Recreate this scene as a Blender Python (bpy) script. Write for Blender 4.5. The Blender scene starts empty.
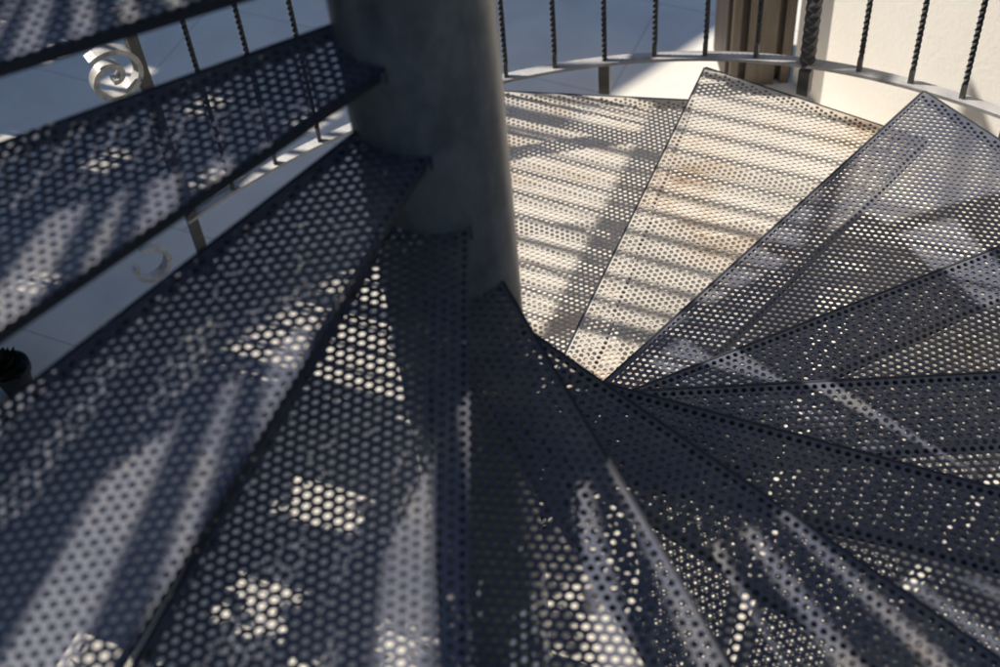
import bpy, math, random
from mathutils import Vector, Matrix
random.seed(3)
rad=math.radians
S=1.75
ELEV=46.0; AZ=296.5
GZ=.0
scene=bpy.context.scene
col=scene.collection

# ---------------- materials ----------------
def newmat(name):
    m=bpy.data.materials.new(name); m.use_nodes=True
    nt=m.node_tree; b=nt.nodes["Principled BSDF"]
    return m,nt,b
def noise_mat(name,stops,scale=4,detail=8,rough=0.6,metal=0.0,coord='Object',bump=0.0,bscale=60,stretch=(1,1,1),spec=0.5,roughvar=0.0):
    m,nt,b=newmat(name)
    tc=nt.nodes.new('ShaderNodeTexCoord'); mp=nt.nodes.new('ShaderNodeMapping'); mp.inputs['Scale'].default_value=stretch
    if coord=='World':
        g=nt.nodes.new('ShaderNodeNewGeometry'); nt.links.new(g.outputs['Position'],mp.inputs[0])
    else: nt.links.new(tc.outputs['Object'],mp.inputs[0])
    n=nt.nodes.new('ShaderNodeTexNoise'); n.inputs['Scale'].default_value=scale; n.inputs['Detail'].default_value=detail; n.inputs['Roughness'].default_value=0.65
    nt.links.new(mp.outputs[0],n.inputs['Vector'])
    r=nt.nodes.new('ShaderNodeValToRGB')
    els=r.color_ramp.elements
    while len(els)<len(stops): els.new(0.5)
    for e,(p,c) in zip(els,stops): e.position=p; e.color=(*c,1)
    nt.links.new(n.outputs['Fac'],r.inputs[0]); nt.links.new(r.outputs[0],b.inputs['Base Color'])
    b.inputs['Metallic'].default_value=metal; b.inputs['Roughness'].default_value=rough
    b.inputs['Specular IOR Level'].default_value=spec
    if roughvar:
        mr=nt.nodes.new('ShaderNodeMapRange'); mr.inputs['From Min'].default_value=.3; mr.inputs['From Max'].default_value=.7
        mr.inputs['To Min'].default_value=rough-roughvar; mr.inputs['To Max'].default_value=rough+roughvar
        nt.links.new(n.outputs['Fac'],mr.inputs[0]); nt.links.new(mr.outputs[0],b.inputs['Roughness'])
    if bump:
        n2=nt.nodes.new('ShaderNodeTexNoise'); n2.inputs['Scale'].default_value=bscale; n2.inputs['Detail'].default_value=5
        nt.links.new(mp.outputs[0],n2.inputs['Vector'])
        bp=nt.nodes.new('ShaderNodeBump'); bp.inputs['Strength'].default_value=bump; bp.inputs['Distance'].default_value=0.004
        nt.links.new(n2.outputs['Fac'],bp.inputs['Height']); nt.links.new(bp.outputs[0],b.inputs['Normal'])
    return m
M_tread=noise_mat("blue_grey_perforated_steel",[(0.3,(.085,.10,.15)),(0.5,(.135,.145,.19)),(0.64,(.23,.22,.22)),(0.76,(.18,.12,.08))],scale=3.2,rough=.44,metal=0,coord='World',bump=.25,roughvar=.08,spec=.5)  # blue shade tone mixed into the steel's base colour; rust on top
M_sunlit=noise_mat("sunlit_tone_perforated_steel",[(0.3,(.50,.46,.42)),(0.48,(.70,.65,.58)),(0.58,(.64,.55,.45)),(0.68,(.40,.26,.15))],scale=2.6,rough=.5,metal=0,coord='World',bump=.25,roughvar=.08,spec=.3)  # same steel, warm sunlit tone painted into its colour, plus rust stains
M_steel=noise_mat("dark_painted_steel",[(0.3,(.06,.06,.066)),(0.6,(.115,.112,.11)),(0.75,(.14,.10,.075))],scale=9,rough=.5,metal=.2,coord='World',bump=.2)
M_edge=noise_mat("dark_edge_steel",[(0.3,(.03,.033,.045)),(0.6,(.05,.052,.062)),(0.75,(.09,.065,.05))],scale=9,rough=.6,coord='World',bump=.2)
M_rail=noise_mat("galvanised_rail_steel",[(0.3,(.32,.32,.33)),(0.7,(.54,.53,.52))],scale=14,rough=.45,metal=.15,coord='World',bump=.3,bscale=80)
M_scroll=noise_mat("light_scroll_steel",[(0.3,(.34,.33,.32)),(0.6,(.72,.70,.67))],scale=25,rough=.35,metal=.2,coord='World',bump=.4,bscale=120)
M_col=noise_mat("mottled_column_steel",[(0.30,(.17,.17,.175)),(0.42,(.28,.28,.28)),(0.52,(.42,.41,.40)),(0.62,(.32,.30,.285)),(0.72,(.21,.17,.14))],scale=7,detail=12,rough=.36,metal=.35,bump=.3,bscale=45,stretch=(1,1,.5),roughvar=.10)
M_plaster=noise_mat("cream_plaster",[(0.3,(.84,.79,.71)),(0.7,(.91,.87,.80))],scale=2,rough=.85,bump=.4,coord='World')
M_render=noise_mat("grey_render",[(0.3,(.22,.21,.20)),(0.7,(.3,.29,.27))],scale=2,rough=.9,coord='World')
M_wood=noise_mat("brown_wood",[(0.3,(.085,.068,.052)),(0.7,(.17,.135,.10))],scale=6,rough=.6,stretch=(6,6,.5),bump=.3)
M_wood2=noise_mat("dark_brown_wood",[(0.3,(.035,.028,.023)),(0.7,(.07,.055,.043))],scale=6,rough=.6,stretch=(6,6,.5))
M_leaf=noise_mat("added_palm_leaf_green",[(0.3,(.035,.06,.02)),(0.7,(.07,.11,.035))],scale=5,rough=.5)
M_hedge=noise_mat("added_hedge_leaves",[(0.3,(.02,.035,.015)),(0.7,(.05,.08,.03))],scale=14,rough=.8)
M_lawn=noise_mat("added_dark_lawn",[(0.3,(.03,.045,.02)),(0.7,(.055,.075,.03))],scale=14,rough=.95,coord='World',bump=.8,bscale=90)
M_bark=noise_mat("added_palm_bark",[(0.3,(.10,.075,.05)),(0.7,(.2,.15,.1))],scale=8,rough=.9,bump=.8,bscale=20)
M_black=noise_mat("black_plastic",[(0.3,(.012,.012,.013)),(0.7,(.025,.025,.027))],scale=8,rough=.5)
M_soil=noise_mat("dark_foliage",[(0.3,(.012,.014,.012)),(0.7,(.025,.028,.02))],scale=20,rough=.9)

m,nt,b=newmat("pale_stone_paving"); M_ground=m
g=nt.nodes.new('ShaderNodeNewGeometry'); mp=nt.nodes.new('ShaderNodeMapping'); mp.inputs['Rotation'].default_value=(0,0,rad(28))
nt.links.new(g.outputs['Position'],mp.inputs[0])
br=nt.nodes.new('ShaderNodeTexBrick'); br.inputs['Scale'].default_value=1.0; br.inputs['Brick Width'].default_value=1.2; br.inputs['Row Height'].default_value=.6
br.inputs['Mortar Size'].default_value=.004; br.inputs['Color1'].default_value=(.85,.80,.71,1); br.inputs['Color2'].default_value=(.88,.83,.74,1); br.inputs['Mortar'].default_value=(.66,.62,.56,1)
nt.links.new(mp.outputs[0],br.inputs[0])
n=nt.nodes.new('ShaderNodeTexNoise'); n.inputs['Scale'].default_value=5; n.inputs['Detail'].default_value=8
nt.links.new(mp.outputs[0],n.inputs['Vector'])
mx=nt.nodes.new('ShaderNodeMix'); mx.data_type='RGBA'; mx.blend_type='MULTIPLY'; mx.inputs[0].default_value=.4
r=nt.nodes.new('ShaderNodeValToRGB'); r.color_ramp.elements[0].position=.3; r.color_ramp.elements[0].color=(.7,.7,.72,1); r.color_ramp.elements[1].position=.6
nt.links.new(n.outputs['Fac'],r.inputs[0]); nt.links.new(br.outputs['Color'],mx.inputs[6]); nt.links.new(r.outputs[0],mx.inputs[7])
nt.links.new(mx.outputs[2],b.inputs['Base Color']); b.inputs['Roughness'].default_value=.75

# ---------------- helpers ----------------
def mesh(name,v,f,mat,smooth=False):
    me=bpy.data.meshes.new(name); me.from_pydata([tuple(p) for p in v],[],f); me.update()
    me.materials.append(mat)
    if smooth:
        for p in me.polygons: p.use_smooth=True
    return me
def add(name,data,parent=None,mat4=None):
    o=bpy.data.objects.new(name,data); col.objects.link(o)
    if parent: o.parent=parent
    if mat4 is not None: o.matrix_basis=mat4
    return o
def box_into(v,f,o,ax,ay,az):
    n=len(v)
    for k in range(8):
        v.append(o+(ax if k&1 else Vector())+(ay if k&2 else Vector())+(az if k&4 else Vector()))
    f+= [[n,n+2,n+3,n+1],[n+4,n+5,n+7,n+6],[n,n+1,n+5,n+4],[n+2,n+6,n+7,n+3],[n,n+4,n+6,n+2],[n+1,n+3,n+7,n+5]]
def ribbon(v,f,pts,wv,tv):
    n0=len(v)
    for p,w,t in zip(pts,wv,tv):
        v+= [p-w-t,p+w-t,p+w+t,p-w+t]
    for i in range(len(pts)-1):
        a=n0+4*i
        for j in range(4):
            k=(j+1)%4; f.append([a+j,a+k,a+4+k,a+4+j])
    f.append([n0+3,n0+2,n0+1,n0]); e=n0+4*(len(pts)-1); f.append([e,e+1,e+2,e+3])
def pdir(th): return Vector((math.sin(rad(th)),math.cos(rad(th)),0))

# ---------------- tread mesh ----------------
def make_tread(SPAN,mat,hr=.0062,OFF=.058,BOFF=.04,RI=.125,RO=1.89,TH=.005,p=.0185,emat=None,fh=.024,ft=.005,serr=False):
    P1=Vector((RI-.01,OFF)); P2=Vector((RO,OFF))
    bd=Vector((math.cos(rad(SPAN)),-math.sin(rad(SPAN)))); bp_=Vector((-math.sin(rad(SPAN)),-math.cos(rad(SPAN))))*BOFF
    P4=bd*(RI-.01)+bp_; P3=bd*RO+bp_
    poly=[P1,P4,P3,P2]
    E=[]
    for i in range(4):
        a=poly[i]; c=poly[(i+1)%4]; d=(c-a).normalized(); E.append((a,Vector((-d.y,d.x))))
    def clip(pts):
        for a,n in E:
            res=[]
            for i in range(len(pts)):
                q0=pts[i]; q=pts[(i+1)%len(pts)]
                dp=(q0-a).dot(n); dq=(q-a).dot(n)
                if dp>=0: res.append(q0)
                if (dp>=0)!=(dq>=0): res.append(q0+(q-q0)*(dp/(dp-dq)))
            pts=res
            if len(pts)<3: return []
        return pts
    hexr=p/math.sqrt(3)
    v=[];f=[]
    hexo=[Vector((math.cos(rad(30+60*i)),math.sin(rad(30+60*i))))*hexr for i in range(6)]
    hol=[Vector((math.cos(rad(30+30*i)),math.sin(rad(30+30*i))))*hr for i in range(12)]
    jmin=int(-.85/(p*.866))-1; jmax=int(.1/(p*.866))+2
    rows=p*.8660254
    for j in range(jmin,jmax):
        for i in range(0,int(2.0/p)+2):
            c=Vector((i*p+(j%2)*p/2, j*rows+.058-.0110))
            ds=[(c-a).dot(n) for a,n in E]
            dmin=min(ds)
            if dmin<-hexr: continue
            if dmin>=p*.5-.0005:
                n0=len(v)
                for z in (0,-TH):
                    v+=[(c.x+h.x,c.y+h.y,z) for h in hexo]; v+=[(c.x+h.x,c.y+h.y,z) for h in hol]
                for k in range(6):
                    k2=(k+1)%6
                    f.append([n0+k,n0+k2,n0+6+(2*k+2)%12,n0+6+2*k+1,n0+6+2*k])
                    f.append([n0+18+k2,n0+18+k,n0+24+2*k,n0+24+2*k+1,n0+24+(2*k+2)%12])
                for k in range(12):
                    k2=(k+1)%12
                    f.append([n0+6+k,n0+6+k2,n0+24+k2,n0+24+k])
            else:
                if serr and ds[3]<p*.5 and ds[0]>p and ds[2]>p: continue
                q=clip([c+h for h in hexo])
                if len(q)>=3:
                    n0=len(v); m_=len(q)
                    v+=[(a.x,a.y,0) for a in q]; v+=[(a.x,a.y,-TH) for a in q]
                    f.append(list(range(n0,n0+m_))); f.append(list(range(n0+2*m_-1,n0+m_-1,-1)))
    me_t=mesh("perforated_tread",v,f,mat)
    v=[];f=[]
    for i in range(4):
        a=poly[i]; c=poly[(i+1)%4]; n=-E[i][1]; h=(.03,.03,.04,fh)[i]; t=ft if i==3 else .005; d=c-a
        sh=n*-.014 if (i==3 and serr) else Vector((0,0)); zt=-.0055 if (i==3 and serr) else .0015
        box_into(v,f,Vector((a.x+sh.x,a.y+sh.y,-h)),Vector((d.x,d.y,0)),Vector((n.x*t,n.y*t,0)),Vector((0,0,h+zt)))
    return me_t,mesh("edge_flange",v,f,emat or M_edge)
TA=make_tread(19.3,M_tread); TB=make_tread(17.0,M_tread,hr=.0040)
TC=make_tread(21.2,M_tread,fh=.03,serr=True); TL=make_tread(19.3,M_tread,fh=.03,serr=True)
T_sunlit=make_tread(19.3,M_sunlit,hr=.0064,p=.0178)

# ---------------- staircase ----------------
stair=bpy.data.objects.new("spiral_staircase",None); col.objects.link(stair)
stair["label"]="weathered steel spiral staircase with perforated treads and twisted balusters"; stair["category"]="spiral staircase"
def tread_z(k): return (2.05-(.95+.1*k))*S
DZ={7:-.03,6:-.035,5:-.02}; DT={7:.9,6:-.5}
for k in range(-18,9):
    th=184-22.5*k+DT.get(k,0)
    tt=TB if k<=-4 else (TL if k<0 else (TC if k==0 else (T_sunlit if k>=7 else TA)))
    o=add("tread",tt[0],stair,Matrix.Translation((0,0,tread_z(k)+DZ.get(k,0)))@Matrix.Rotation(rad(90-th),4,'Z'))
    if k>=7: o["label"]="tread with pale sunlit tone painted in and faint brown rust stains"
    add("edge_flange",tt[1],o)
v=[];f=[]; N=64; zt=tread_z(-18)+1.0
rr=.127
for z in (0,zt):
    for i in range(N): v.append((rr*math.cos(2*math.pi*i/N),rr*math.sin(2*math.pi*i/N),z))
for i in range(N): f.append([i,(i+1)%N,N+(i+1)%N,N+i])
me=mesh("central_column",v,f,M_col,True)
add("central_column",me,stair)

# rails
STEP=4.9
RR=1.925; T0=-29.2; T1=455.0
def rail_z(th): return .6125+.00778*(th-15)-.05*math.exp(-((th-60)/22)**2)
HH=.86
def helix(zoff,w,t,ta=T0,tb=T1):
    pts=[];wv=[];tv=[]
    n=int((tb-ta)/2.0)
    for i in range(n+1):
        th=ta+(tb-ta)*i/n
        d=pdir(th); pts.append(d*RR+Vector((0,0,rail_z(th)+zoff))); wv.append(d*w); tv.append(Vector((0,0,t)))
    return pts,wv,tv
v=[];f=[]; ribbon(v,f,*helix(0,.019,.006)); add("bottom_rail",mesh("bottom_rail",v,f,M_rail),stair)
v=[];f=[]; ribbon(v,f,*helix(HH,.026,.008)); add("handrail",mesh("handrail",v,f,M_steel),stair)

def twisted(L,s,pitch,seg=8,plain=.06):
    v=[];f=[]
    n=max(8,int(L/pitch*seg)); ang=0
    for i in range(n+1):
        z=L*i/n
        if plain<z<L-plain: ang=(z-plain)/pitch*2*math.pi
        for j in range(4):
            a=ang+math.pi/4+j*math.pi/2
            v.append((s*.7071*math.cos(a),s*.7071*math.sin(a),z))
    for i in range(n):
        for j in range(4):
            k=(j+1)%4; f.append([4*i+j,4*i+k,4*i+4+k,4*i+4+j])
    f.append([3,2,1,0]); f.append([4*n,4*n+1,4*n+2,4*n+3])
    return v,f
v,f=twisted(HH-.002,.0135,.085); me_bal=mesh("baluster",v,f,M_steel)
v,f=twisted(HH+.115,.036,.15,plain=.10); me_post=mesh("newel_post",v,f,M_steel)
v,f=twisted(HH+rail_z(T0),.034,.15,plain=.3); me_post0=mesh("newel_post",v,f,M_steel)
v,f=twisted(HH+.115,.0135,.085)
box_into(v,f,Vector((-.018,-.018,-.01)),Vector((.036,0,0)),Vector((0,.036,0)),Vector((0,0,.12)))
me_post2=mesh("baluster_post",v,f,M_steel)
i=0; th=15.5-STEP*9
while th<T1-2:
    d=pdir(th); z=rail_z(th)
    rot=Matrix.Rotation(rad(-th),4,'Z')
    if i==0: add("newel_post",me_post0,stair,Matrix.Translation(d*RR)@rot)
    elif i%8==5:
        add("newel_post",me_post,stair,Matrix.Translation(d*RR+Vector((0,0,z-.115)))@rot)
    elif i%8==1 and i>2:
        add("baluster",me_post2,stair,Matrix.Translation(d*RR+Vector((0,0,z-.115)))@rot)
    else:
        add("baluster",me_bal,stair,Matrix.Translation(d*RR+Vector((0,0,z)))@rot)
    i+=1; th+=STEP
def scroll(center,tang,radius,turns,w,t,start,mirror=1,shrink=.8,tilt=.0):
    pts=[];wv=[];tv=[]
    n=80
    nrm=Vector((tang.y,-tang.x,0))
    for i in range(n+1):
        u=i/n; a=rad(start)+mirror*u*turns*2*math.pi; r_=radius*(1-shrink*u)
        e=tang*math.cos(a)+Vector((0,0,1))*math.sin(a)
        pts.append(center+e*r_+nrm*(tilt*u)); wv.append(nrm*w*(1-.2*u)); tv.append(e*t)
    v=[];f=[]; ribbon(v,f,pts,wv,tv)
    return v,f
tg=-(pdir(T0+90))
pb=pdir(T0)*RR
v,f=scroll(pb+tg*.07+Vector((0,0,rail_z(T0)+HH-.20)),tg,.103,1.6,.022,.0085,60,1,.84,.01)
add("scroll",mesh("scroll",v,f,M_scroll),stair)
v,f=scroll(pb+tg*.17+Vector((0,0,rail_z(T0)-.11)),tg,.082,.85,.02,.009,80,1,.45,0)
add("scroll",mesh("scroll",v,f,M_scroll),stair)

# ---------------- ground ----------------
v=[(-120,-120,GZ),(120,-120,GZ),(120,120,GZ),(-120,120,GZ)]
gr=add("ground",mesh("ground",v,[[0,1,2,3]],M_ground)); gr["kind"]="structure"
v=[(-14,-30,.004),(14,-30,.004),(14,-.15,.004),(-14,-.15,.004)]
lw=add("added_lawn",mesh("added_lawn",v,[[0,1,2,3]],M_lawn)); lw["kind"]="structure"  # added out of view to cut light bounced off the paving

# ---------------- small black pot with a sprig ----------------
prof=[(.045,0),(.06,.10),(.068,.10),(.068,.125),(.058,.125),(.055,.11),(.0,.11)]
v=[];f=[];N2=24
for r_,z in prof:
    for i in range(N2): v.append((r_*math.cos(2*math.pi*i/N2),r_*math.sin(2*math.pi*i/N2),z))
for j in range(len(prof)-1):
    for i in range(N2): f.append([j*N2+i,j*N2+(i+1)%N2,(j+1)*N2+(i+1)%N2,(j+1)*N2+i])
pot=add("plant_pot",mesh("plant_pot",v,f,M_black),None,Matrix.Translation((-1.53,1.24,GZ)))
pot["label"]="small black pot with a very dark plant on the paving"; pot["category"]="plant pot"
rp=random.Random(5); v=[];f=[]
for i in range(90):
    a=rp.uniform(0,6.28); e=rp.uniform(.2,1.4); L_=rp.uniform(.04,.09)
    d=Vector((math.cos(a)*math.cos(e),math.sin(a)*math.cos(e),math.sin(e))); s_=Vector((-math.sin(a),math.cos(a),0))*.018
    o_=Vector((0,0,.11)); m_=len(v); v+=[o_,o_+d*L_*.6+s_,o_+d*L_,o_+d*L_*.6-s_]; f.append([m_,m_+1,m_+2,m_+3])
add("foliage",mesh("foliage",v,f,M_soil),pot)

# ---------------- house wall with door post ----------------
house=bpy.data.objects.new("house",None); col.objects.link(house)
house["label"]="cream plastered house wall with brown wooden door post"; house["category"]="house"
A=Vector((1.30,2.36,0)); dw=Vector((.45,-1,0)).normalized(); nw=Vector((-dw.y,dw.x,0))
if nw.dot(A)<0: nw=-nw
v=[];f=[]; box_into(v,f,A,dw*3.0,nw*.3,Vector((0,0,4.2))); add("wall",mesh("wall",v,f,M_plaster),house)
ux=Vector((1,0,0)); uy=Vector((0,1,0))
B0=Vector((1.04,2.36,0))
v=[];f=[]
box_into(v,f,B0+Vector((.0,.03,0)),ux*.257,uy*.22,Vector((0,0,4.2)))
add("door_post",mesh("door_post",v,f,M_wood2),house)
v=[];f=[]
for x,w in ((.015,.03),(.075,.11),(.21,.035)):
    box_into(v,f,B0+Vector((x,0.0,0)),ux*w,uy*.028,Vector((0,0,4.2)))
add("door_moulding",mesh("door_moulding",v,f,M_wood),house)

# unseen garden wall added to shade the paving; openings pass sun dapples
Z=Vector((0,0,1))
nn=Vector((-.59,.807,0)); dd=Vector((.807,.59,0))
c=nn*4.2*S
bw=bpy.data.objects.new("added_garden_wall",None); col.objects.link(bw)
bw["label"]="unseen added rendered garden wall with small openings and stone coping"; bw["category"]="wall"
TE=math.tan(rad(ELEV))
sdn=Vector((math.sin(rad(AZ)),math.cos(rad(AZ)),0)).dot(nn)
Hb=(4.2-.92)/sdn*TE*S+GZ
v=[];f=[]
z0=3.7*TE; wt=.08; z1=5.7*TE
box_into(v,f,c-dd*12,dd*24,nn*wt,Z*z0)
z=z0
while z<z1:
    box_into(v,f,c-dd*12+Z*z,dd*24,nn*wt,Z*.24); z+=.24
    u=-12
    while u<12:
        w_=.25+.6*random.random()
        if u<-6.5 or u>-1.7: w_=1.0
        w_=min(w_,12-u)
        box_into(v,f,c+dd*u+Z*z,dd*w_,nn*wt,Z*.2); u+=w_+(.2 if -6.5<u+w_<-1.4 else 0)
    z+=.2
box_into(v,f,c-dd*12+Z*z,dd*24,nn*wt,Z*(Hb-.08-z))
add("wall",mesh("added_garden_wall",v,f,M_render),bw)
v=[];f=[]; box_into(v,f,c-dd*12-nn*.04+Vector((0,0,Hb-.078)),dd*24,nn*.2,Vector((0,0,.078))); add("coping",mesh("coping",v,f,M_render),bw)

# ---------------- unseen stripe-casting iron trellis ----------------
tr=bpy.data.objects.new("added_iron_trellis",None); col.objects.link(tr)
tr["label"]="unseen black iron trellis with vertical bars and crossbars"; tr["category"]="added_trellis"
sdir=pdir(AZ); pw=Vector((-sdir.y,sdir.x,0))
if pw.y<0: pw=-pw
base=sdir*1.95*S; w0=.44*S; w1=1.22*S; HT=4.9
v=[];f=[]; box_into(v,f,-pw*.03-sdir*.03,pw*.06,sdir*.06,Z*HT); mp_=mesh("added_trellis_post",v,f,M_steel)
for ww in (w0,w1): add("post",mp_,tr,Matrix.Translation(base+pw*ww))
v=[];f=[]; box_into(v,f,-pw*.012-sdir*.004,pw*.024,sdir*.008,Z*(HT-.02)); mb_=mesh("added_trellis_bar",v,f,M_steel)
n_=15
for i in range(1,n_): add("bar",mb_,tr,Matrix.Translation(base+pw*(w0+(w1-w0)*i/n_)))
zb=.52+1.84*S*TE
for z,h in ((.15,.05),(zb,.10),(HT-.06,.05)):
    v=[];f=[]
    box_into(v,f,base+pw*w0-sdir*.028+Z*z,pw*(w1-w0),sdir*.012,Z*h)
    add("crossbar",mesh("added_trellis_crossbar",v,f,M_steel),tr)

# ---------------- hedges added out of view to deepen the shade ----------------
rh=random.Random(8)
def leafy(v,f,q,sz):
    a1=Vector((rh.uniform(-1,1),rh.uniform(-1,1),rh.uniform(-1,1))).normalized()*sz
    a2=a1.cross(Vector((rh.uniform(-1,1),rh.uniform(-1,1),rh.uniform(-1,1)))).normalized()*sz*.6
    m_=len(v); v+=[q-a1,q+a2,q+a1,q-a2]; f.append([m_,m_+1,m_+2,m_+3])
hp=[Vector((-6.5,-1.8,0)),Vector((-5.2,-4.4,0)),Vector((-1.5,-5.2,0)),Vector((3,-5,0)),Vector((5.6,-3.6,0)),Vector((4.2,-.8,0)),Vector((3.1,-.25,0))]
v=[];f=[]
for a,b_ in zip(hp[:-1],hp[1:]):
    d=b_-a; L_=d.length; n_=int(L_/.12); nrm=Vector((-d.y,d.x,0)).normalized()
    for i in range(n_*60):
        leafy(v,f,a+d*rh.random()+Z*rh.random()*6.5+nrm*rh.uniform(-.15,.15),.16)
added_hedge=add("added_hedge",mesh("added_hedge",v,f,M_hedge)); added_hedge["label"]="unseen dark green leafy hedge around the yard"; added_hedge["category"]="added_hedge"
U0,U1,HH2=1.34*S,1.50*S,2.6
v=[];f=[]
wins=[(-.06,.035,1.62,1.92),(-.06,.035,2.12,2.34),(.17,.25,1.62,1.95),(-.24,-.15,1.25,1.6),(-.12,-.08,1.9,2.05)]  # openings shaped to drop sun patches on the ground
def inwin(w_,z,m=0.0):
    return any(a*S-m<w_<b_*S+m and c_-m<z<d_+m for a,b_,c_,d_ in wins)
wstep=.05; zst=.05
w_=-1.5*S
while w_<.40*S:
    z=0
    run=None
    while z<HH2-.1:
        if inwin(w_+wstep/2,z+zst/2):
            if run is not None: box_into(v,f,sdir*(U0+.10)+pw*w_+Z*run,sdir*.05,pw*(wstep+.001),Z*(z-run)); run=None
        elif run is None: run=z
        z+=zst
    if run is not None: box_into(v,f,sdir*(U0+.10)+pw*w_+Z*run,sdir*.05,pw*(wstep+.001),Z*(HH2-.1-run))
    w_+=wstep
for i in range(12000):
    a=rh.uniform(-1.5*S,.42*S); z=rh.uniform(0,HH2)
    if inwin(a,z,.015): continue
    leafy(v,f,sdir*rh.uniform(U0,U1)+pw*a+Z*z,.045)
added_hedge=add("added_hedge",mesh("added_hedge",v,f,M_hedge)); added_hedge["label"]="unseen dark green hedge screen beside the staircase"; added_hedge["category"]="added_hedge"

# ---------------- unseen, shade-casting fan palm ----------------
added_palm=bpy.data.objects.new("added_palm_tree",None); col.objects.link(added_palm)
added_palm["label"]="fan palm tree with broad pleated leaves, unseen and put in to cast bands on the treads"; added_palm["category"]="palm tree"
LZ=4.0
apex=sdir*((LZ-1.92)/TE); apex.z=LZ
tx=Vector((-4.7,.6,0))
v=[];f=[]; NN=20; rings=26; top=LZ+.5
for j in range(rings+1):
    z=top*j/rings; r_=.2-.06*j/rings+(.012 if j%2 else 0)
    for i in range(NN): v.append(tx+Vector((r_*math.cos(2*math.pi*i/NN),r_*math.sin(2*math.pi*i/NN),z)))
for j in range(rings):
    for i in range(NN): f.append([j*NN+i,j*NN+(i+1)%NN,(j+1)*NN+(i+1)%NN,(j+1)*NN+i])
add("trunk",mesh("trunk",v,f,M_bark),added_palm)
v=[];f=[]
def seg(v,f,ap,az0,az1,r0,r1,droop=0.0):
    am=(az0+az1)/2; m_=len(v)
    def P(az,r,dz=0): return ap+pdir(az)*r+Vector((0,0,dz-droop*r*r))
    v+= [P(am,r0,-.01),P(az0,r1*.5),P(am,r1*.5,-.03),P(az1,r1*.5),P(az0,r1*.92),P(am,r1*.92,-.03),P(az1,r1*.92),P(am,r1*1.06)]
    f+= [[m_,m_+1,m_+2],[m_,m_+2,m_+3],[m_+1,m_+4,m_+5,m_+2],[m_+2,m_+5,m_+6,m_+3],[m_+4,m_+7,m_+5],[m_+5,m_+7,m_+6]]
gaps=[(122,1),(132,1.5),(140,2.2),(149,2.0),(158,2.8),(167,2.8),(176,3.8),(185.5,4.8),(192,2.0),(199,5.0),(208,2.8),(216,5.2),(226,2.8),(236,5.0),(247,3),(257,4),(270,2)]  # added leaf's gaps, spaced to pass radial sun streaks onto the treads
for (g0,w0_),(g1,w1_) in zip(gaps[:-1],gaps[1:]):
    a0=g0+w0_/2; a1=g1-w1_/2; m2=(a0+a1)/2
    seg(v,f,apex,a0,m2+.05,.02,2.7); seg(v,f,apex,m2-.05,a1,.02,2.7)
cr=tx+Vector((0,0,top))
def petiole(a,b_):
    d=(b_-a); side=Vector((-d.y,d.x,0)).normalized()*.02
    pts=[a+d*t+Vector((0,0,.25*math.sin(math.pi*t))) for t in [i/8 for i in range(9)]]
    ribbon(v,f,pts,[side]*9,[Vector((0,0,.012))]*9)
petiole(cr,apex)
for az in (238,268):
    for el in (0,1):
        L0=.6+.3*random.random(); a_=cr+pdir(az+el*9)*L0+Vector((0,0,-.4+.3*el)); petiole(cr,a_)
        for s_ in range(-75,76,9):
            seg(v,f,a_,az+el*9+s_-4.1,az+el*9+s_+4.1,.02,.8+.1*random.random(),droop=.25)
add("crown",mesh("crown",v,f,M_leaf),added_palm)

# ---------------- light ----------------
w=bpy.data.worlds.new("World"); scene.world=w; w.use_nodes=True
nt=w.node_tree; bg=nt.nodes["Background"]; sk=nt.nodes.new('ShaderNodeTexSky'); sk.sky_type='NISHITA'; sk.sun_disc=False
sk.sun_elevation=rad(ELEV); sk.sun_rotation=rad(AZ); sk.ozone_density=4
hs=nt.nodes.new('ShaderNodeHueSaturation'); hs.inputs['Saturation'].default_value=1.15
nt.links.new(sk.outputs[0],hs.inputs['Color']); nt.links.new(hs.outputs[0],bg.inputs[0]); bg.inputs[1].default_value=.135
sd=Vector((math.sin(rad(AZ))*math.cos(rad(ELEV)),math.cos(rad(AZ))*math.cos(rad(ELEV)),math.sin(rad(ELEV))))
L=bpy.data.lights.new("sun","SUN"); L.energy=5; L.angle=rad(.33); L.color=(1,.93,.83)
lo=add("sun",L); lo.rotation_mode='QUATERNION'; lo.rotation_quaternion=sd.to_track_quat('Z','Y'); lo.location=sd*20

# ---------------- camera ----------------
phi=rad(50.0); rx,rn=.9943,.1065
X=Vector((1,0,0)); F=Vector((0,math.cos(phi),-math.sin(phi))); Dn=Vector((0,-math.sin(phi),-math.cos(phi)))
xc=X*rx+Dn*rn; up=-(X*-rn+Dn*rx); zc=-F
cam=bpy.data.cameras.new("camera"); co=bpy.data.objects.new("camera",cam); col.objects.link(co)
R=Matrix((xc,up,zc)).transposed().to_4x4()
co.matrix_world=Matrix.Translation((.045*S,-S,2.05*S))@R
cam.sensor_width=36; cam.lens=50.4; cam.clip_end=500; cam.clip_start=.05
cam.dof.use_dof=True; cam.dof.focus_distance=3.5; cam.dof.aperture_fstop=2.6
scene.camera=co
scene.view_settings.view_transform='Standard'; scene.view_settings.look='None'; scene.view_settings.exposure=0
